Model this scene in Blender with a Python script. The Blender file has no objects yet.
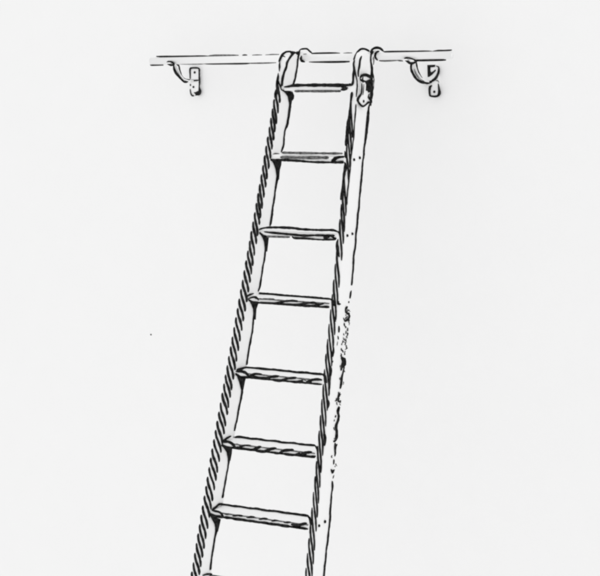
import bpy, bmesh, math, random
from mathutils import Vector, Matrix
random.seed(7)
SC = bpy.context.scene
C = SC.collection

# ------------------------------------------------------------------ camera
YAW, PITCH, FPX = 0.46278675, 0.12312633, 1515.099      # radians, radians, focal length in 600-px units
CAM = Vector((2.781495, -5.389575, -0.150585))
FWD = Vector((-math.sin(YAW)*math.cos(PITCH), math.cos(YAW)*math.cos(PITCH), -math.sin(PITCH)))
RGT = Vector((math.cos(YAW), math.sin(YAW), 0))
UPV = RGT.cross(FWD)
cd = bpy.data.cameras.new('camera'); cam = bpy.data.objects.new('camera', cd); C.objects.link(cam)
cam.matrix_world = Matrix(((RGT.x, UPV.x, -FWD.x, CAM.x), (RGT.y, UPV.y, -FWD.y, CAM.y),
                           (RGT.z, UPV.z, -FWD.z, CAM.z), (0, 0, 0, 1)))
cd.sensor_fit = 'HORIZONTAL'; cd.sensor_width = 36; cd.lens = 36*FPX/600
cd.clip_start = 0.1; cd.clip_end = 200
SC.camera = cam

# ------------------------------------------------------------------ light: even, shadowless studio surround
W = bpy.data.worlds.new("World"); SC.world = W; W.use_nodes = True
bg = W.node_tree.nodes['Background']; bg.inputs[0].default_value = (1.0, 1.0, 1.0, 1); bg.inputs[1].default_value = 0.922
SC.view_settings.view_transform = 'Standard'; SC.view_settings.look = 'None'
SC.view_settings.exposure = 0; SC.view_settings.gamma = 1
SC.render.engine = 'CYCLES'
SC.cycles.filter_width = 2.6
SC.cycles.max_bounces = 40; SC.cycles.diffuse_bounces = 36

# ------------------------------------------------------------------ materials
def paper(name, a, b, rough=0.95):
    m = bpy.data.materials.new(name); m.use_nodes = True
    nt = m.node_tree; n = nt.nodes; p = n['Principled BSDF']
    p.inputs['Roughness'].default_value = rough
    p.inputs['Specular IOR Level'].default_value = 0.0
    tc = n.new('ShaderNodeTexCoord'); no = n.new('ShaderNodeTexNoise'); no.inputs['Scale'].default_value = 9
    no.inputs['Detail'].default_value = 6
    r = n.new('ShaderNodeValToRGB'); r.color_ramp.elements[0].position = 0.35; r.color_ramp.elements[1].position = 0.65
    r.color_ramp.elements[0].color = (*a, 1); r.color_ramp.elements[1].color = (*b, 1)
    nt.links.new(tc.outputs['Object'], no.inputs['Vector']); nt.links.new(no.outputs[0], r.inputs[0])
    nt.links.new(r.outputs[0], p.inputs['Base Color'])
    return m
def ink(name, a, b):
    m = paper(name, (a,)*3, (b,)*3, 0.9)
    for nd in m.node_tree.nodes:
        if nd.type == 'TEX_NOISE': nd.inputs['Scale'].default_value = 90
    return m
WALL = paper('wall_white', (.980, .980, .980), (.986, .986, .986))
WHITE = paper('white_paint', (.992, .992, .992), (.995, .995, .995))
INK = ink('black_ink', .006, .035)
GREY = ink('worn_ink', .06, .22)

# ------------------------------------------------------------------ helpers
def tag(o, label=None, cat=None, group=None, kind=None):
    if label: o['label'] = label
    if cat: o['category'] = cat
    if group: o['group'] = group
    if kind: o['kind'] = kind
    return o
def empty(name, loc):
    o = bpy.data.objects.new(name, None); o.location = loc; C.objects.link(o); return o
def ray(px, py):
    return FWD + RGT*((px-300)/FPX) + UPV*((288-py)/FPX)
class Plane:
    """a real surface of the scene; hit() gives the point of it seen at a given place of the drawing"""
    def __init__(s, p, n): s.p = Vector(p); s.n = Vector(n).normalized(); s.n = s.n if s.n.dot(CAM-s.p) > 0 else -s.n
    def hit(s, px, py, lift=0.0):
        d = ray(px, py); t = (s.p + s.n*lift - CAM).dot(s.n)/d.dot(s.n); return CAM + d*t
PXM = 3.95e-3                                            # metres covered by one unit of drawing at the ladder
class MB:
    def __init__(s): s.bm = bmesh.new()
    def prism(s, poly, off, mi=0):
        a = [s.bm.verts.new(p) for p in poly]; b = [s.bm.verts.new(Vector(p)+off) for p in poly]
        fs = [s.bm.faces.new(a[::-1]), s.bm.faces.new(b)]
        for i in range(len(a)):
            j = (i+1) % len(a); fs.append(s.bm.faces.new((a[i], a[j], b[j], b[i])))
        for f in fs: f.material_index = mi
    def box(s, a, b, mi=0):
        (x0, y0, z0), (x1, y1, z1) = a, b
        s.prism([Vector((x0, y0, z0)), Vector((x1, y0, z0)), Vector((x1, y1, z0)), Vector((x0, y1, z0))], Vector((0, 0, z1-z0)), mi)
    def tube(s, pts, rad, mi=1, n=8, smooth=True):
        pts = [Vector(p) for p in pts]
        if not isinstance(rad, (list, tuple)): rad = [rad]*len(pts)
        rings = []; prev = None
        for i, p in enumerate(pts):
            t = (pts[min(i+1, len(pts)-1)] - pts[max(i-1, 0)]).normalized()
            if prev is None:
                u = t.orthogonal().normalized()
            else:
                u = (prev - t*prev.dot(t)).normalized()
            prev = u; v = t.cross(u)
            rings.append([s.bm.verts.new(p + (u*math.cos(2*math.pi*k/n) + v*math.sin(2*math.pi*k/n))*rad[i]) for k in range(n)])
        fs = []
        for a, b in zip(rings, rings[1:]):
            for k in range(n): fs.append(s.bm.faces.new((a[k], a[(k+1) % n], b[(k+1) % n], b[k])))
        fs.append(s.bm.faces.new(rings[0][::-1])); fs.append(s.bm.faces.new(rings[-1]))
        for f in fs: f.material_index = mi; f.smooth = smooth
    def sweep(s, path, nrm, half_w, th, mi=0):
        """flat strap along path; width along nrm, thickness across"""
        path = [Vector(p) for p in path]; rings = []
        for i, p in enumerate(path):
            t = (path[min(i+1, len(path)-1)] - path[max(i-1, 0)]).normalized(); v = t.cross(nrm).normalized()
            rings.append([s.bm.verts.new(p + nrm*a*half_w + v*b*th/2) for a, b in ((-1, -1), (1, -1), (1, 1), (-1, 1))])
        fs = []
        for a, b in zip(rings, rings[1:]):
            for k in range(4): fs.append(s.bm.faces.new((a[k], a[(k+1) % 4], b[(k+1) % 4], b[k])))
        fs.append(s.bm.faces.new(rings[0][::-1])); fs.append(s.bm.faces.new(rings[-1]))
        for f in fs: f.material_index = mi
    def build(s, name, parent=None, mats=None):
        me = bpy.data.meshes.new(name)
        bmesh.ops.recalc_face_normals(s.bm, faces=s.bm.faces)
        s.bm.to_mesh(me); s.bm.free()
        for m in (mats or (WHITE, INK, GREY)): me.materials.append(m)
        o = bpy.data.objects.new(name, me); C.objects.link(o)
        if parent:
            o.parent = parent
            if parent.type == 'EMPTY': o.matrix_parent_inverse = Matrix.Translation(-parent.location)
        return o
def smooth(pts, step):
    """Catmull-Rom through the points (each x, y, w)"""
    out = []
    P = [pts[0]] + list(pts) + [pts[-1]]
    for i in range(1, len(P)-2):
        a, b, c, d = P[i-1:i+3]; L = math.hypot(c[0]-b[0], c[1]-b[1]); n = max(2, int(L/step))
        for k in range(n):
            t = k/n
            out.append(tuple(0.5*((2*b[j]) + (-a[j]+c[j])*t + (2*a[j]-5*b[j]+4*c[j]-d[j])*t*t + (-a[j]+3*b[j]-3*c[j]+d[j])*t**3) for j in range(3)))
    out.append(tuple(P[-1])); return out
def line(mb, pl, pts, w=1.8, mi=1, wob=0.14, wv=0.16, taper=True, lift=0.0018, step=1.6, fat=1.2):
    """an inked line lying on the surface pl, a slightly uneven raised bead"""
    q = smooth([(p[0], p[1], p[2] if len(p) > 2 else w) for p in pts], step)
    P, R = [], []; a = b = 0
    for i, (x, y, ww) in enumerate(q):
        a = a*0.6 + random.uniform(-wob, wob); b = b*0.6 + random.uniform(-wv, wv)
        e = min(i, len(q)-1-i)
        k = (0.5 if e == 0 else 0.85 if e == 1 else 1) if taper else 1
        P.append(pl.hit(x+a, y+random.uniform(-wob, wob)*.5, lift)); R.append(max(.25, ww*(1+b)*k)*0.5*PXM*fat)
    mb.tube(P, R, mi)
def blot(mb, pl, poly, th=0.002, mi=1):
    """a solid inked patch standing a little proud of the surface"""
    q = [pl.hit(x, y, 0.0003) for x, y in poly]
    mb.prism(q, pl.n*th, mi)

# ------------------------------------------------------------------ the wall
RY = 0.150; WY = 0.372
wall_pl = Plane((0, WY, 0), (0, -1, 0))
m = MB(); m.box((-12, WY, -8), (12, WY+.15, 8))
c = wall_pl.hit(151, 334.6); m.prism([c+Vector((math.cos(k)*r, 0, math.sin(k)*r)) for k, r in zip([i*math.pi/4 for i in range(8)], (.004, .0045, .0035, .004, .0048, .0035, .004, .0036))], Vector((0, -.0008, 0)), 2)
wall = m.build('wall', None, (WALL, INK, GREY)); tag(wall, 'plain off-white wall behind the ladder and rail', None, None, 'structure')

# ------------------------------------------------------------------ ladder geometry
LEAN = 0.2954421; SL, CL = math.sin(LEAN), math.cos(LEAN)
KL, KR, XR, SW, SD, TT = 0.03743, 0.03733, 0.323174, 0.033777, 0.094523, 0.0196
S = [.0966, .37695, .68291, .94798, 1.23997, 1.51314, 1.77666, 2.05, 2.33, 2.61]
S_END = 2.86
def P3(x, s, dep): return Vector((x, -s*SL + dep*CL, -s*CL - dep*SL))
def xl(s): return -KL*s
def xr(s): return XR + KR*s
BASE = Vector((XR/2, -S_END*SL, -S_END*CL - .03))
ladder = empty('ladder', BASE)
tag(ladder, 'tall leaning library ladder with flat treads and rope-like hatched front edges, hooked over the rail', 'ladder')
front = Plane((0, 0, 0), (0, -CL, SL))
def side_plane(x0, k):                                   # plane of a stile's side face
    u = Vector((k, -SL, -CL)); v = Vector((0, CL, -SL)); return Plane((x0, 0, 0), u.cross(v))
inL = side_plane(SW, -KL); outL = side_plane(0, -KL)
outR = side_plane(XR+SW, KR); inR = side_plane(XR, KR)

def stile_mesh(x_at, top):
    # side profile (s, depth): rounded head, straight long edges, foot cut level with the floor
    prof = [(S_END + 0.03, 0), (S_END, SD)]
    prof += [(top+.012, SD), (top+.003, SD-.008), (top, SD-.02)]
    for k in range(0, 8):
        a = math.pi/2*k/7; prof.append((top + .055 - .055*math.cos(a), SD*.45 - SD*.45*math.sin(a)))
    m = MB()
    a = [m.bm.verts.new(P3(x_at(s), s, d)) for s, d in prof]; b = [m.bm.verts.new(P3(x_at(s)+SW, s, d)) for s, d in prof]
    m.bm.faces.new(a[::-1]); m.bm.faces.new(b)
    for i in range(len(a)): j = (i+1) % len(a); m.bm.faces.new((a[i], a[j], b[j], b[i]))
    return m

def project(p):
    v = p-CAM; z = v.dot(FWD); return 300+FPX*v.dot(RGT)/z, 288-FPX*v.dot(UPV)/z
def interp(tab, y):
    if y <= tab[0][1]:
        i = 0
    else:
        i = next((k for k in range(len(tab)-1) if tab[k+1][1] >= y), len(tab)-2)
    (x0, y0), (x1, y1) = tab[i], tab[i+1]; return x0+(x1-x0)*(y-y0)/(y1-y0)
A_ = [(278.3, 70), (272.6, 104), (257.2, 195), (241, 285), (210.3, 455), (190.3, 576)]
B_ = [(286, 70), (281, 100), (265, 195), (249.5, 290), (219.5, 465), (200, 576)]
D_ = [(352.8, 70), (350, 100), (341.5, 195), (332, 290), (324.5, 360), (315, 470), (304.5, 576)]
E_ = [(359, 75), (356, 100), (348.5, 195), (340, 285), (331.5, 375), (322, 470), (313, 576)]

def hatch(mb, TL, TR, y0, y1, period, length, w, skip=(), inset=.9):
    """rope-like hatching: S-shaped strokes running from one edge of the front face to the other"""
    y = y0
    while y < y1:
        L = length*random.uniform(.93, 1.07); pts = []
        if not any(a < y < b for a, b in skip):
            for t in [i/9 for i in range(10)]:
                yy = y + L*t
                u = t*t*t*(t*(6*t-15)+10)*.55 + t*.45 if t not in (0, 1) else t
                xa, xb = interp(TL, yy)+inset, interp(TR, yy)-inset
                pts.append((xa+(xb-xa)*u, yy, w*(.8+.24*math.sin(math.pi*t)**.8)))
            line(mb, front, pts, wob=.1, wv=.12, step=3, fat=1.12, lift=.0005)
        y += period*random.uniform(.96, 1.04)

YB = 760                                                 # hatching carries on below the picture's lower edge
# ---- left stile
m = stile_mesh(xl, -.047)
hatch(m, A_, B_, 80, YB, 9.45, 23.5, 2.4, inset=.8)
line(m, front, [(279.6, 62, 1.2), (279.5, 67, 1.5), (279.3, 71.5, 1)]); line(m, front, [(278.4, 73, 1), (278, 78, 1.9), (277, 84, 2.3), (276.6, 90, 1.6)])
line(m, front, [(277, 88, 1.4), (275.8, 94, 2.8), (274.6, 98, 1.6)])
line(m, front, [(285.6, 67, 1.3), (284.6, 72, 2), (282.4, 77, 1.8), (281.6, 84, 1.6), (280.4, 88, 1.4)]); line(m, front, [(277.6, 79, 1.4), (280, 86, 1.4), (281.6, 90, 1.2)])
line(m, outL, [(279, 62), (280, 59), (282, 55.5), (284.5, 52.8), (287.5, 51.6), (291, 51.7), (294, 53)], 2.0)
line(m, inL, [(294.5, 53), (291.5, 55.5), (288.8, 59.2), (287, 63), (286.2, 68), (284, 73), (283, 78), (282.2, 86)], 1.9)
blot(m, inL, [(289.5, 52.2), (292, 51), (295, 51.6), (295, 53.6), (292, 55.5)])
line(m, inL, [(280.5, 59.5), (282.5, 56), (285, 57)], 1.2)
line(m, inL, [(296, 53.5), (299, 52), (297.8, 60), (297, 67), (295.8, 74), (294.6, 80), (292.5, 85.5), (289, 86.8), (284, 87.2)], 2.0)
blot(m, inL, [(294.5, 52.5), (297, 51.3), (300, 51), (299.7, 54), (297, 55)])
# back edge of the inner face, run by run between the treads
Cs = [[(281, 89.6, 1.5), (285, 91.3, 2), (288.5, 94, 3.2), (289.6, 99, 3.2), (290, 105, 3), (289, 112, 2.4), (288, 119, 2.2), (287, 125, 2.8), (285.2, 130, 1.8), (284.2, 136, 1.8), (283.6, 144, 1.9), (282.5, 148, 1.7), (281.2, 152, 1.9)],
      [(277, 166, 3.2), (277.4, 172, 2.8), (277.2, 178, 2.4), (275.8, 186, 2.1), (274.8, 194, 1.8), (273.9, 201, 2), (272.6, 209, 2), (271.4, 218, 2.3), (270, 226, 1.8)],
      [(266, 240, 3.2), (265.6, 247, 2.6), (265, 253, 1.6), (264.2, 260, 1.9), (262.8, 266, 1.7), (262, 273, 1.8), (260.6, 281, 1.8), (259.6, 287, 1.9), (258.2, 291.5, 1.6)],
      [(254.3, 306, 3.2), (254.2, 313, 2.8), (253.2, 321, 1.9), (252.3, 331, 1.7), (250.4, 341, 1.8), (248.4, 352, 1.9), (246.6, 365, 1.8)],
      [(241, 380, 3.4), (241.6, 386, 2.6), (242, 391, 2.2), (240.5, 400, 2), (238.8, 409, 2.2), (237.2, 418, 2), (235.6, 425, 1.9), (234.6, 431, 2.2)],
      [(228.4, 452, 3.4), (228.8, 459, 2.4), (228.2, 466, 1.9), (226.6, 474, 1.8), (225, 483, 1.8), (223.6, 491, 1.9), (222.4, 498, 2.4)],
      [(216.4, 524, 3.2), (216, 531, 2.4), (214.6, 539, 1.8), (213.2, 548, 1.9), (211.6, 558, 1.8), (210.2, 570, 2.2)],
      [(203, 596, 3), (200, 612, 2), (197, 640, 1.9)], [(190, 668, 3), (186, 690, 2), (183, 712, 1.9)]]
for run in Cs: line(m, inL, run, wob=.12)
# where each tread's back corner is let into the inner face
for run in ([(247, 296.2, 2), (250, 294.6), (253.8, 293.4, 1.4)], [(237, 370, 2.4), (241.5, 368.6), (245.8, 367.3), (251, 367.6)], [(222.5, 441.2), (226, 438.8), (231, 436)], [(233.6, 437.2, 1.4), (238, 437.4, 1.6)],
            [(212.4, 510), (216, 507), (219.3, 504.2), (224, 504.2)], [(203, 575.4), (207, 574.2), (212, 574)]):
    line(m, inL, run, 1.8, lift=.003)
line(m, inL, [(288, 91), (291.3, 93), (292.8, 97), (292.6, 100.5)], 1.5)
m.build('stile', ladder)

# ---- right stile
m = stile_mesh(xr, -.05)
hatch(m, D_, E_, 98, YB, 15.2, 40, 1.85, skip=((150, 160), (232, 243)), inset=.75)
line(m, front, [(356, 104, 1), (355.4, 114, 1.5), (354.4, 124, 1.2), (353.8, 136, 1.7), (352.4, 148, 1.2), (350.6, 158, 1.8), (350.4, 166, 1.6), (349, 178, 1.7), (347.6, 190, 1.4), (346.6, 205, 1.7)], fat=1)
for jp in ([(344.6, 151, 1.2), (345.4, 154, 2), (345.6, 158, 1.6)], [(337, 231.4), (339.4, 233), (340, 237.5, 1.4)], [(329.5, 299), (332.4, 300.6), (334, 306, 1.6)], [(322, 374), (324.8, 376), (326.6, 383, 1.6)],
           [(314.5, 445.4), (316.6, 447.6), (317.6, 453, 1.6)], [(307, 516), (309.6, 518), (311, 525, 1.6)], [(344.4, 162, 1.2), (346, 167, 2), (345.4, 172, 1.4)], [(338, 239, 1), (337, 244, 2.2), (337.6, 250, 2.6), (339, 257, 2)]):
    line(m, front, jp, 2)
line(m, front, [(350, 85.4, 2), (352, 84.4, 2.2), (353, 81, 2), (353.4, 76, 2), (354, 70, 2.2), (353.6, 64, 1.7), (354.2, 60, 1.7)])
line(m, inR, [(353.8, 60, 1.7), (354.6, 57.5, 1.8), (356.2, 54, 2), (359, 50.5, 2), (362, 48.8, 2.1), (365.5, 49.2, 2), (369, 51, 2), (371.3, 52.4, 2)])
line(m, outR, [(361.6, 56, 1.4), (360.2, 60, 1.7), (359.5, 66, 1.7), (358.4, 71, 1.7), (358.4, 77, 1.5)])
line(m, front, [(354, 66), (354.8, 71), (356, 76), (357, 83), (357, 90), (356.4, 97)], 1.3)
line(m, outR, [(371.4, 52.5, 2), (370.6, 58, 1.7), (371, 64, 2.2), (371.8, 70, 2.8), (372, 75, 2.6), (372.6, 80, 3), (372.2, 87, 3), (371.6, 94, 2.8), (371.2, 102, 2.2)])
line(m, front, [(352, 92, 2.2), (350.4, 104, 2), (349.6, 114, 2.2), (348, 124, 2.6), (347, 136, 2.8), (345.8, 146, 2.4)], wob=.08)
line(m, front, [(345.4, 163, 1.8), (343.8, 176, 2.6), (342.8, 188, 2), (341, 200, 2.4)], wob=.08)
Fs = [[(369.6, 104, 2), (368.5, 110, 2.6), (367.6, 119, 2.7), (366.6, 129, 2.7), (365.8, 137, 2.9), (365, 143, 2)],
      [(365.6, 140, 2), (364, 148, 1.9), (363.7, 156, 1.7), (362.4, 165, 2), (361.6, 176, 1.9), (360.4, 187, 2), (359.4, 198, 1.8), (358.9, 207, 1.9), (357.6, 215, 2), (356.9, 226, 2), (355.6, 236, 1.8), (355.2, 246, 2), (353.9, 254, 1.8), (353.4, 262, 1.9), (352.9, 270, 1.9), (352.2, 278, 2), (351.6, 285.5, 2)],
      [(351.4, 290.5, 1.4), (350.4, 294, 1.9), (350, 298.5, 1.9)], [(349, 301.2, 1.6), (348.8, 303, 1.6)],
      [(347.6, 306.8, 2), (345.8, 308.5, 2.4), (345.8, 312, 2), (348, 313.5, 1.6), (349.4, 316, 2), (348, 319.2, 2.2), (345, 321, 1.8), (343.6, 317.8, 1.4)],
      [(341.2, 357.8, 2.6), (343, 359.6, 4.2), (343, 364, 4.6), (341.2, 367.6, 2.8), (341.2, 370.5, 2.4)],
      [(344.4, 366.5, 1.5), (343, 373, 2), (341.6, 378, 3.2), (341, 382, 3.4), (340.5, 387, 2.6)],
      [(341.6, 383, 1.6), (340.2, 388.5, 2.6)],
      [(339.4, 393, 2), (338, 397, 2), (338.4, 402, 2.8)],
      [(339, 406.5, 1.8), (337.6, 411, 2.8), (338.6, 416, 2.4), (337.4, 422, 2.6), (335.6, 426, 2.8), (336.6, 431, 2.4), (336, 438, 2.6), (334.6, 442, 1.8)],
      [(335.2, 443, 2), (334.8, 448, 2.8), (335, 453, 2.2), (334.6, 456.5, 1.4)],
      [(334, 459.5, 2), (333.8, 464.5, 1.7)], [(331, 469.4, 1.5), (332.4, 471.8, 3), (334.4, 469.6, 1.6)],
      [(334, 475, 1), (333.2, 478.5, 1.1)],
      [(332.4, 481, 2), (332.4, 488, 2.1), (331.6, 494, 1.7), (331, 502, 2), (330.2, 510, 1.8), (330, 517, 1.8), (329.4, 525, 2), (328.2, 534, 1.8), (327.6, 541, 2), (326.4, 550, 1.8), (325.6, 559, 2), (324.4, 568, 1.9), (323.6, 577, 2), (315, 660, 1.9), (306, 760, 1.9)]]
for run in Fs: line(m, outR, run, wob=.13)
# crumbled, knotty wear along the back edge between the fourth and sixth treads
for (ya, yb, xa, xb, n) in ((308, 318, 347.6, 347.2, 7), (319, 356, 347.2, 343, 26), (356, 382, 342.8, 341.2, 6), (391, 404, 338.9, 338.2, 12), (405, 440, 338.2, 335.6, 8), (440, 470, 335.2, 333.6, 5), (440, 446, 335.2, 335, 3)):
    for i in range(n):
        t = (i+random.random())/n; y = ya+(yb-ya)*t; x = xa+(xb-xa)*t + random.choice((-2.2, -1.5, .2, 1.4, 2))
        line(m, outR, [(x, y), (x+random.uniform(-.9, .9), y+random.uniform(.6, 1.6)), (x+random.uniform(-1.3, 1.3), y+random.uniform(1.6, 3.4))], random.uniform(.8, 1.4), mi=random.choice((1, 1, 2)))
# broken edge dashes
for run in ([(339, 326, 1.9), (339, 332.5, 1.9)], [(338, 336, 1.2), (338.6, 339.5, 1.6)], [(337.8, 341.5, .9), (337.4, 345.5, .9)], [(334, 319.5, 1.6), (335.6, 321.5, 1.8)],
            [(333.6, 347, 1.4), (333.2, 352, 1.8), (332.6, 357, 1.5)], [(333, 361, 1.3), (332.4, 362.5, 1.3)], [(330.5, 366, 1.4), (331.4, 371, 1.4), (331, 376, 1.2)], [(329.6, 379, 1.8), (329.2, 388, 1.7), (328.8, 396, 1.3)], [(328, 400, 2), (328.8, 403.2, 2), (327.6, 408, 1.8)],
            [(325, 434, 1.8), (325.2, 440, 2.6), (324.6, 446, 2)], [(335.5, 315.5, 1.8), (335.2, 320.5, 1.8)], [(339, 301, 1.2), (338.2, 303.8, 2), (340.6, 304, 1.6)]):
    line(m, outR, run)
m.build('stile', ladder)

# ---- treads
TOPS = {
 0: [('f', 2.5, 1, [(284, 87, 1), (289, 86.4, 1.6), (296, 85.3), (318, 85.1), (345, 85.2), (351, 84.2)]), ('f', 1.6, 2, [(294.4, 91.2), (318, 91.3), (341, 91.2)]),
     ('f', 1.2, 1, [(341, 87.4), (344, 86.6), (348, 88.2)])],
 1: [('t', 1.7, 2, [(281.7, 152.6), (310, 153.2), (342.5, 153.5)]), ('f', 2, 2, [(280.3, 157.2), (305, 157.6), (328.6, 157.6)]),
     ('f', 1.9, 1, [(266, 157, 1.2), (269, 159.2, 1.5), (274, 160.2, 1.6), (279, 160), (295, 160.7), (313, 162), (330, 162.3), (344.5, 162.3)]), ('f', 2.2, 1, [(332.4, 160.6, 2.6), (335, 158.6, 2.6), (339, 157.2, 1.8), (344.5, 156.7, 1.6)])],
 2: [('f', 2, 1, [(259.6, 232.4), (263, 235.6), (268, 237)]), ('t', 1.8, 1, [(259, 229.6, 2), (263, 228.2, 1.5), (271.4, 227.4), (291, 227.9), (301.5, 229.2), (318, 230), (333.7, 230.2), (337, 232)]),
     ('f', 1.7, 1, [(264, 231.8, 1), (275, 233), (291, 234.4), (304.4, 235.6), (315, 235.3), (334.5, 235.6)]),
     ('f', 1.4, 2, [(266.3, 236.6), (290, 237.2)]), ('f', 1.5, 1, [(292, 236, 1.1), (294, 238), (304.4, 238.5), (323, 239.7), (336, 239.4)]), ('f', 1.6, 1, [(326, 237.6), (330, 235.6), (334, 238), (337, 238.6)])],
 3: [('f', 2, 1, [(248.6, 299.6), (252, 302), (259, 302.6)]), ('t', 1.9, 1, [(247.4, 296), (250, 294.8), (253.6, 293.5)]), ('t', 1.9, 1, [(258, 293.4), (263, 293.6), (273, 294), (282, 295.5), (297, 296.2), (309, 297.3), (325, 298.8), (331, 299)]),
     ('f', 1.7, 2, [(262.5, 298.9), (274.5, 299.3)]), ('f', 1.7, 1, [(259.5, 302.7), (268.5, 303.8), (279, 303), (283.5, 301.2), (292.5, 300.3), (298.5, 301.5)]),
     ('f', 1.7, 1, [(282, 303.7), (291, 305.7), (300, 304.8), (306, 302.7), (315, 302.3), (319.5, 304.2)]), ('f', 1.7, 1, [(301.5, 306.3), (307.5, 307.5), (316.5, 305.3), (325.5, 302.7)]), ('f', 1.7, 1, [(321, 307.5), (329.3, 306.8)]),
     ('t', 1.5, 1, [(248, 299), (252, 297.4), (256, 297.2), (258.5, 300)])],
 4: [('f', 2, 1, [(235.4, 373.4), (240, 377), (246, 378.6), (250, 377.4)]), ('t', 2, 1, [(236.6, 370, 2.6), (241.8, 368.8, 2), (245.8, 367.5, 1.4), (257.5, 368), (265.3, 369.5), (274.7, 369.4), (282.6, 371), (290.4, 371.4), (296.7, 373), (307.6, 372.8), (314, 374.2), (323, 374.4)]),
     ('t', 1.9, 1, [(236, 371.5), (240, 371.2), (245, 372.2), (249, 376.2)]), ('f', 1.7, 1, [(249.7, 375.3), (256, 373.8), (262.2, 374.5)]), ('f', 2, 1, [(249.7, 376.4), (260.6, 379), (267, 378.5), (271.6, 376.4), (279.4, 376.1)]),
     ('f', 1.9, 1, [(271.6, 381.1), (281, 381.6), (287.3, 378.5), (296.7, 377.7)]), ('f', 1.9, 1, [(288.8, 382.7), (296.7, 383.2), (303, 380.8)]), ('f', 1.9, 1, [(309, 380.3), (316, 379.4), (321.7, 379.6)]), ('f', 1.8, 1, [(314, 384.5), (319.4, 384)]),
     ('f', 1.1, 1, [(301.5, 384.6), (300.6, 382), (303, 379.4), (306, 380.6)])],
 5: [('f', 2, 1, [(221.6, 445), (226, 448), (231, 449), (236.5, 448)]), ('t', 2, 1, [(222.5, 441.2), (226, 438.8), (231, 436)]), ('t', 2, 1, [(234.7, 437.2), (241.2, 437.2), (251, 438.8), (257.6, 438.4), (265.7, 440.5), (275.5, 440.8), (283.7, 443.3), (293.5, 442.8), (301.7, 444.9), (315.4, 445.5)]),
     ('t', 2, 1, [(221.5, 441.6), (229.8, 442.1), (235.5, 447.3)]), ('f', 1.5, 1, [(238, 447.3), (244.5, 445.4), (251, 445.6)]), ('f', 2, 1, [(236, 447.5), (251, 449.8), (256, 448.2), (261, 446.5)]),
     ('f', 2, 1, [(254.3, 450.3), (264, 452.6), (270.6, 449), (276.4, 448.2)]), ('f', 2, 1, [(270.6, 452), (278.8, 453.5), (283.7, 450.6), (293.5, 449.8)]), ('f', 2, 1, [(283.7, 454.2), (293.5, 455.8), (300, 453)]),
     ('f', 2.2, 1, [(302, 453), (307, 452.4), (312, 452)]), ('f', 1.6, 1, [(301.7, 456), (316, 456.4)]), ('f', 1, 2, [(236.5, 443.6), (241, 446)])],
 6: [('f', 2, 1, [(209, 513.4), (214, 517.4), (219, 519.6), (224, 519.2)]), ('t', 2, 1, [(212.2, 510), (216, 507), (219.3, 504.4), (227.2, 504.2), (234.3, 506), (241.3, 506), (250.2, 508.2), (257.2, 507.9), (266, 510.6), (276.7, 510.4), (283.7, 512.5), (294.3, 513.5), (305, 515.3), (309, 516.2)]),
     ('t', 1.6, 1, [(212, 510.5), (220, 512.5), (223.7, 517.8)])] +
    [('f', 1.6, 1, p) for p in ([(224.6, 514), (230.7, 514.2)], [(232.5, 515.8), (238, 515.4), (243, 516)], [(246.6, 517.6), (251, 517), (255.5, 517.4)], [(259, 519.4), (263, 518.6), (267.8, 519)], [(271.4, 521), (275, 520.4), (279.3, 520.8)], [(283.7, 522.4), (290.8, 522.2)])] +
    [('f', 2, 1, [(223.7, 519.2), (232.5, 518.8), (234.3, 520.4), (242.2, 520), (246.6, 522.5), (253.7, 521.5), (257.2, 523.7), (266, 523.2), (269.6, 525.6), (278.4, 525), (282, 527), (290, 527.2)]),
     ('f', 2, 1, [(291, 524.4), (298, 525), (306.7, 523.2)]), ('f', 1.6, 1, [(296, 528.2), (307.6, 529.4)])],
}
KNOT = {0: (344.2, 89, 3.2, 1.9), 1: (333.6, 160.2, 2.4, 1.5), 2: (326.4, 237.4, 3.2, 1.8), 3: (317.8, 305, 2.9, 1.8), 4: (309.4, 381.8, 3, 2.1), 5: (303.6, 454, 3.6, 2.2), 6: (296.6, 526, 4, 2)}
def tread_points(s):
    x0, x1 = xl(s)+SW, xr(s)
    F0 = P3(x0, s, 0); F1 = P3(x1, s, 0)
    return F0, F1, Vector((0, SD/CL*1.03, 0))
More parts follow.
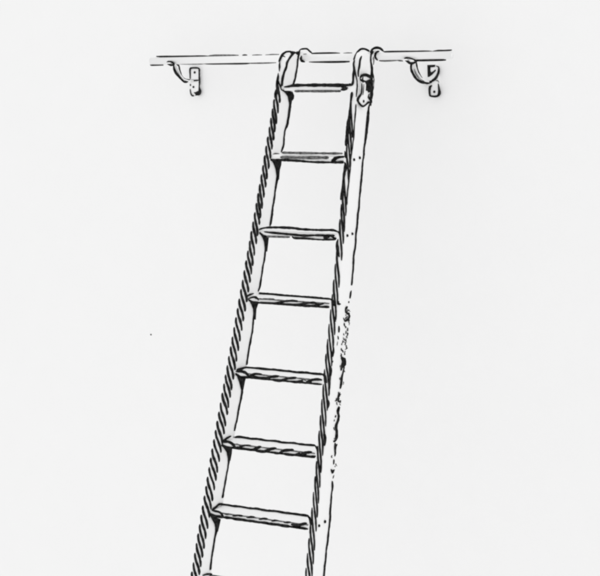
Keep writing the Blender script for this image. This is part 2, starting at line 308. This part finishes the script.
for i, s in enumerate(S):
    F0, F1, back = tread_points(s); dn = Vector((0, 0, -TT))
    F0b = F0+Vector((0, .0015, 0)); F1b = F1+Vector((0, .0015, 0))
    m = MB()
    ch = Vector((0, .004, 0))
    # tread with eased front edge
    prof = [Vector((0, 0, -.004)), Vector((0, 0, -TT+.003)), Vector((0, .004, -TT)), back+dn, back+Vector((0, 0, 0)), Vector((0, .005, 0))]
    m.prism([F0b+p for p in prof], F1b-F0b)
    top = Plane(F0b, (0, 0, 1)) if F0b.z < CAM.z else None
    fr = Plane(F0b, (0, -1, 0))
    if i in TOPS:
        if i > 2:                                        # thin ruled lines along the upper and lower arris of the front face
            for off, ww, mi in ((Vector((0, 0, -.003)), 1.1, 2), (dn+Vector((0, 0, .001)), 1.5, 1)):
                (ax, ay), (bx, by) = project(F0b+off), project(F1b+off)
                line(m, fr, [(ax+(bx-ax)*t, ay+(by-ay)*t, ww) for t in (.1, .3, .5, .7, .9, .985)], ww, mi, wob=.1)
            low = (ax, ay, bx, by)
        for kind, w, mi, pts in TOPS[i]:
            if i > 2 and kind == 'f':                    # strokes stay on the front face, above its lower arris
                ax, ay, bx, by = low
                pts = [(p[0], min(p[1], ay+(by-ay)*(p[0]-ax)/(bx-ax) - .1)) + tuple(p[2:]) for p in pts]
            if len(pts) > 5 and kind == 't' and i > 2:   # steady the long upper line
                e0, e1 = pts[2 if i != 3 else 0], pts[-1]
                pts = [p if p[0] <= e0[0] else (p[0], p[1] - .6*(p[1]-(e0[1]+(e1[1]-e0[1])*(p[0]-e0[0])/(e1[0]-e0[0])))) + tuple(p[2:]) for p in pts]
            elif i > 2 and len(pts) >= 5:
                n5 = len(pts); sm = [pts[0]]
                for j in range(1, n5-1): sm.append((pts[j][0], .6*pts[j][1] + .2*(pts[j-1][1]+pts[j+1][1])) + tuple(pts[j][2:]))
                pts = sm + [pts[-1]]
            # the back edge of the tread for the upper line, the front face for the rest
            pl = fr if (kind == 'f' or i < 3) else top
            line(m, pl, pts, w, mi, wob=.1, lift=0.003 if pl is top else .0015, fat=1.35)
        kx, ky, ka, kb = KNOT[i]
        blot(m, fr, [(kx+ka*math.cos(t)*(1+.2*math.sin(3*t+i)), ky+kb*math.sin(t)-.12*ka*math.cos(t)) for t in [k*math.pi/6 for k in range(12)]], .0035)
    else:
        q = [F0b+back, F1b+back, F0b, F1b, F0b+dn, F1b+dn]
        m.tube([q[0], q[1]], .0036); m.tube([q[2]+Vector((.004, -.001, -.003)), q[3]+Vector((-.002, -.001, -.003))], .0026); m.tube([q[4], q[5]], .0034)
        m.tube([q[2], (q[0]+q[2])/2+Vector((-.002, 0, .001)), q[0]], .0036)
    m.build('tread', ladder)

# ---- drawn shadow under each tread's left end, put in as black ink patches
SHADE_ = [[(281, 89.5), (287, 90.6), (291.4, 91.8), (293, 95.5), (292.6, 99), (290.6, 96.4), (290.8, 102), (288.6, 102), (287.6, 96.5), (285, 93)],
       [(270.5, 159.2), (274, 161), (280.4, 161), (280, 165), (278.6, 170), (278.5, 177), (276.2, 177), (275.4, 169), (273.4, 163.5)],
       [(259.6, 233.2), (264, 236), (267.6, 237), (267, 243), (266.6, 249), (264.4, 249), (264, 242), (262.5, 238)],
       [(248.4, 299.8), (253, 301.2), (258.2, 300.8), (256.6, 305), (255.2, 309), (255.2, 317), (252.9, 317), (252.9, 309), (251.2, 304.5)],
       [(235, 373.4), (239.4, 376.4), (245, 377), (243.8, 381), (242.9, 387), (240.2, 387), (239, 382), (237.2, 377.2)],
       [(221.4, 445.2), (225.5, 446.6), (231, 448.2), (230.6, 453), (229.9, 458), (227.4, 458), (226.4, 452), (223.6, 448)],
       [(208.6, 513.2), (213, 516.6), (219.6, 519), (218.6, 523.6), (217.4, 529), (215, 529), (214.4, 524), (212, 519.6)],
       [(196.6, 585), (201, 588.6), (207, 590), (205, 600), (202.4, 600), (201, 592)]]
for poly in SHADE_:
    if poly is not SHADE_[0]:
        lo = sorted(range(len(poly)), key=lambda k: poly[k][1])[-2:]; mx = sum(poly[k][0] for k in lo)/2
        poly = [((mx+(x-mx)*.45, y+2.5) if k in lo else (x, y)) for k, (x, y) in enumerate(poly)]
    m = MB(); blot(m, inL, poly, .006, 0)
    m.build('tread_shade_and_ink_blots', ladder, (INK, INK, GREY))
# little ink blots above the second and third patches, where tread meets stile
m = MB(); blot(m, inL, [(272, 154.6), (275, 153), (278.4, 153.4), (279.6, 155.4), (276, 156.2)], .004, 0); m.build('tread_shade_and_ink_blots', ladder, (INK, INK, GREY))
m = MB(); blot(m, inL, [(268, 231.6), (271, 231), (273.4, 232), (272, 235), (269.4, 234.4)], .004, 0); m.build('tread_shade_and_ink_blots', ladder, (INK, INK, GREY))

# ---- bolt heads on the outer face of the right stile
for x, y, r in ((353.7, 159.7, 1.35), (359.4, 157.8, 1.4), (347, 235.6, 1.3), (352, 233.8, 1.3), (318.7, 525.7, 1.3), (324.6, 521.6, 1.5)):
    c = outR.hit(x, y); m = MB()
    u = Vector((KR, -SL, -CL)).normalized(); v = u.cross(outR.n)
    m.prism([c + (u*math.cos(k*math.pi/6) + v*math.sin(k*math.pi/6)*1.25)*r*PXM for k in range(12)], outR.n*.004)
    m.build('bolt', ladder, (INK, INK, GREY))

# ------------------------------------------------------------------ rail
z0 = Plane((0, RY, 0), (0, -1, 0)).hit(157, 61.1); z1 = Plane((0, RY, 0), (0, -1, 0)).hit(446, 55.1)
rd = (z1-z0)/(z1.x-z0.x); RR = .0150
rail_pl = Plane((0, RY, 0), (0, -1, 0)); rail_front = Plane((0, RY-RR-.0005, 0), (0, -1, 0))
def rail_at(x): return z0 + rd*(x-z0.x)
xa = rail_pl.hit(151, 61).x; xb = rail_pl.hit(452, 55).x
m = MB(); m.tube([rail_at(xa), rail_at(xb)], RR, 0, 28)
def rl(pts, w=1.9, mi=1): line(m, rail_pl, pts, w, mi, wob=.07, wv=.1, step=5, lift=0, fat=1.28)
rl([(156.5, 56.5), (185, 56.7), (208, 56.3)], 2.1); rl([(208, 56.3), (215, 55.6), (238.5, 55.4)], 1.8, 2); rl([(242.5, 55.3), (247, 55.3)], 2); rl([(252.4, 55.3), (262, 55.2)], 1.7); rl([(265.5, 55.1), (279, 54.6)], 1.6, 2)
rl([(150.4, 65), (153, 64.7), (163.3, 65)], 2); rl([(178, 64, 1), (196, 63.6, 1.7), (205, 63.4, 2)], 1.7, 2); rl([(203, 63.4), (230, 63.4), (250, 63.3)], 2); rl([(250, 63.3), (262, 62.8), (276, 62.5)], 1.6, 2)
rl([(311.5, 53.4), (340, 53.4)], 2); rl([(343.5, 53.4), (352, 53.2)], 1.8, 2); rl([(309, 61.7), (330, 61.6), (349.5, 61.6)], 2.1)
rl([(384, 51.7), (400, 51.8), (432, 51.6)], 2); rl([(432, 51.6), (438, 50.8), (444, 50.9), (451.8, 50)], 1.7)
rl([(379, 60.6), (385, 60.9), (398, 60.3)], 1.6, 2); rl([(397, 60.3), (403, 61)], 1.6, 2); rl([(414, 60.4), (430, 60), (446, 60)], 2.1)
rail = m.build('rail', None)
# give the rail its own origin
tag(rail, 'long round white rail running along the wall near the top, ladder hooked over it', 'rail')

# ------------------------------------------------------------------ hooks of the ladder over the rail
def hook(x0, x1, strokes, blots=()):
    xm = (x0+x1)/2; rc = rail_at(xm); m = MB(); path = []
    th = .006; R0 = RR + th/2 + .0045
    st = P3(xm, -.03, SD-.01)
    path = [st, Vector((xm, rc.y-R0*1.02, rc.z+.008))]
    for k in range(1, 15):
        a = math.radians(165 - k*14.5); path.append(Vector((xm, rc.y + R0*math.cos(a), rc.z + R0*math.sin(a))))
    m.sweep(path, Vector((1, 0, 0)), (x1-x0)/2, th)
    pl = Plane((x1, 0, 0), (1, 0, 0))
    for w, mi, pts in strokes: line(m, pl if w in (1.7, 2) else rail_front, pts, w, mi, wob=.08)
    for b in blots: blot(m, pl, b, .002)
    return m.build('hook', ladder)
hook(xl(0)+.008, xl(0)+SW-.003, [(1.7, 1, [(298.8, 52.6), (300.2, 49.6, 1.2), (303.6, 48.8), (307, 48.9), (309.2, 50.8), (312, 53.3)]),
                          (2.1, 1, [(301.4, 55.6, 1.2), (300.9, 58.4, 2.2), (301.6, 60.8, 2.2), (305, 61.9, 1.8)]), (1.2, 2, [(303.4, 54.2), (306.6, 53.9)])])
hook(xr(0)+.008, xr(0)+SW-.003, [(2, 1, [(370.7, 52), (372.5, 49.2), (376, 47.7), (380, 48.3), (383.6, 51.4)]),
                          (1.9, 1, [(379.4, 51.2, 1.5), (376.6, 52.2), (375.2, 55), (375.6, 58), (377.6, 60.4)]), (1.1, 2, [(373.2, 57), (373.8, 61), (373.4, 65)])],
     [[(369.6, 51.6), (371.6, 50), (373.6, 51.6), (372.6, 54), (371, 55)]])

# ------------------------------------------------------------------ safety catch on the right stile
m = MB()
plate = [(360.2, 78), (361.5, 75.8), (365, 75), (369, 75.6), (371.8, 78.5), (372, 97), (371, 101.5), (367.6, 103.4), (365.2, 105.8), (362.6, 106.2), (359.6, 104), (357.6, 100.8), (358.8, 97.4), (361, 94.6), (361.6, 86)]
blot(m, outR, plate, .007, 0)
cp = Plane(outR.p + outR.n*.0075, outR.n)
def cl(pts, w=1.6, mi=1): line(m, cp, pts, w, mi, wob=.08, fat=1.15)
cl([(360, 79.6, 1.4), (360.6, 76.6, 2), (363, 75.2, 2.3), (366.4, 75, 2.4), (370, 76.8, 2.4), (372.6, 79, 2.4)])
cl([(360.2, 79.4), (361.6, 80.6), (363.4, 82.4, 1.2)]); cl([(363.2, 77), (362.6, 79.6), (364.6, 81.4), (367, 81.2)], 1.3)
cl([(361.8, 83, 1.3), (361.8, 89, 1.5), (361, 94.2, 2), (358.6, 97.4, 2), (357.6, 100.4, 2), (359.4, 103.8, 1.8), (362.6, 106.4, 1.7), (365.4, 105.2, 1.5), (368, 102.6, 2.2), (370.4, 102.8, 2.2), (370.8, 106, 1.6)])
cl([(364, 84), (363.6, 90), (362.8, 95)], .9, 2); cl([(369.4, 93.6, 1), (368.4, 97.2, 1.8), (370.6, 99.4, 2.6), (371.4, 103, 2.6)])
catch = m.build('catch', ladder)
m = MB(); blot(m, cp, [(364.8, 81.6), (367.6, 80), (370.4, 79), (372.6, 80), (372.6, 93), (371.8, 99), (369.8, 97), (370.2, 92), (368.2, 92.6), (367.6, 91), (365.8, 90.6), (366.2, 84.5)], .003, 0)
m.build('tongue', catch, (INK, INK, GREY))
c = cp.hit(363.4, 101.3); m = MB(); m.prism([c+(Vector((0, math.cos(k*math.pi/5), math.sin(k*math.pi/5)))*.0055) for k in range(10)], cp.n*.003, 0)
m.build('rivet', catch, (INK, INK, GREY))

# ------------------------------------------------------------------ wall brackets
plate_y = WY - .008
pp = Plane((0, plate_y, 0), (0, -1, 0))
def bracket(label, px_contact, corners, arm_px, arm_hw, plate_ink, plate_blots, arm_ink, screws):
    xb = rail_pl.hit(*px_contact).x
    q = [pp.hit(*c) for c in corners]
    zs = [p.z for p in q]; xs = [p.x for p in q]
    root = empty('rail_bracket', Vector((sum(xs)/len(xs), WY, min(zs))))
    tag(root, label, 'bracket', 'wall brackets under the rail')
    m = MB()
    m.prism([p for p in q], Vector((0, .0076, 0)))
    for w, mi, pts in plate_ink: line(m, pp, pts, w, mi, wob=.1)
    for b in plate_blots: blot(m, pp, b, .002)
    wp = m.build('wall_plate', root)
    m = MB(); ap = Plane((xb, 0, 0), (1, 0, 0))
    path = [ap.hit(x, y) for x, y in arm_px]
    path[0].y = max(path[0].y, RY-.03)
    m.sweep(path, Vector((1, 0, 0)), arm_hw, .005)
    cp_ = ap
    for w, mi, pts in arm_ink: line(m, rail_front if min(p[1] for p in pts) < 63 and max(p[1] for p in pts) < 66 else cp_, pts, w, mi, wob=.08)
    m.build('arm', root)
    for x, y, r in screws:
        c = pp.hit(x, y); m = MB(); m.prism([c+Vector((math.cos(k*math.pi/5), 0, math.sin(k*math.pi/5)*1.1))*r*PXM for k in range(10)], Vector((0, -.003, 0)), 0)
        m.build('screw', wp, (INK, INK, GREY))
# the two brackets
bracket('small wall bracket under the left end of the rail, slim curved arm on two-screw plate', (172, 63),
        [(190, 68.2), (199.3, 68.2), (199.3, 80), (199, 92), (197, 95.5), (192, 96.4), (190.2, 92)],
        [(167.5, 63), (171, 63.5), (175, 65.5), (177, 70), (179, 75), (182.5, 79.3), (187, 80.8), (192, 80.8)], .008,
        [(1.8, 1, [(190.2, 79), (190, 74), (190, 70), (190.8, 68.2), (195, 67.8), (199, 68.4), (199.4, 71), (199.4, 79), (199.4, 84, 1.5), (199.2, 88, 1.6), (200, 91, 3), (199.4, 94, 3), (197, 95, 2.6)]),
         (1.6, 1, [(190.3, 84), (190.6, 86)]), (1.4, 1, [(190.2, 89), (190.6, 93), (192, 95.6), (194, 95.8)]), (1.5, 1, [(188.6, 80.8), (194, 80.6), (198.6, 80.2)]), (1.3, 1, [(194, 92.4), (196, 94), (195.6, 95.8)])],
        [[(195, 92.4), (198, 91), (200.4, 90.6), (200.8, 93), (199, 95.4), (196, 95.6)]],
        [(2, 1, [(167, 62.4, 2.6), (169.4, 61.6, 1.4), (172, 62.2, 1.8), (174, 64.4, 1.8), (171, 65.2, 1.6), (168.2, 63.8, 1.8), (167, 62.4, 2)]),
         (2.2, 1, [(173.6, 65), (174.2, 69), (176, 73), (178.4, 76), (181.4, 79.4), (184.4, 82), (188, 81.6)]), (1.7, 1, [(174, 64.4), (178.6, 65.4, 1.4), (179.6, 70, 1.6), (180.4, 75, 2.6), (183, 77.8, 1.6), (186, 79.6), (190, 79.8)]),
         (1.3, 1, [(178, 76.4), (180.4, 75.8)]), (1, 1, [(182, 81), (183.2, 79.6)]), (2.6, 1, [(167, 63.2), (168.6, 62.2), (170, 62.4, 1.6)])],
        [(194.8, 72.4, 1.2), (193.6, 87, 1.1)])
bracket('wall bracket under the right end of the rail, arm sweeping in a deep U', (408, 60),
        [(427.6, 64.5), (437.2, 64.5), (438.8, 84), (439.2, 94), (436.6, 97), (431, 97), (428.9, 94), (428.6, 84)],
        [(405, 59.6), (409, 60.5), (413, 62.5), (414, 67), (416, 73), (419.4, 78), (424, 81.2), (429, 82), (433, 80.6)], .008,
        [(1.7, 1, [(436, 66, 1), (438.6, 67, 1.2), (438.8, 71, 1.8), (437.4, 75.4, 2), (435, 79, 2), (431.4, 81.2, 2.2)]),
         (2.2, 1, [(432, 85.6, 1.6), (430, 87, 2), (429.4, 91, 2), (430, 95.6, 2), (433, 96.4, 1.8), (437, 96.2, 2), (439.4, 93.6, 2.6), (438.8, 88, 2), (438.4, 83.6, 1.8)]), (2.2, 1, [(422.5, 82.4, 1.8), (427, 83), (432.6, 81.2)]), (.9, 2, [(436, 80.6), (438, 80.8), (439, 82.8)])],
        [[(427.4, 65), (435.4, 64.8), (435, 67), (430.6, 67.4), (430.4, 70.4), (431.2, 72.4), (433.6, 71), (435.4, 69.4), (436, 70.6), (432.4, 74.6), (429, 77), (427.8, 77)]],
        [(2, 1, [(404.2, 58.8, 2.4), (406, 60, 2), (409, 62.6, 2), (412, 63.4, 2), (416.4, 61.4, 2), (414, 59.6, 1), (410, 58.2, 1.2), (406.4, 57.6, 1), (404.2, 58.6, 1.4)]),
         (2, 1, [(411.6, 63), (411, 68), (412.6, 73), (416, 78.4), (420, 81.4, 2.2), (425, 82.8, 2.4), (431, 81.6, 2.4)]), (1.8, 1, [(416.4, 61.8), (417, 68), (419, 73.4), (421.4, 78, 1.8), (424, 81.4, 2)]),
         (2.6, 1, [(404.4, 59), (406, 58.8), (407.8, 60.2, 1.6)]), (1, 2, [(414.2, 69), (416, 74), (419.4, 79)])],
        [(434.4, 91.8, 1.2)])
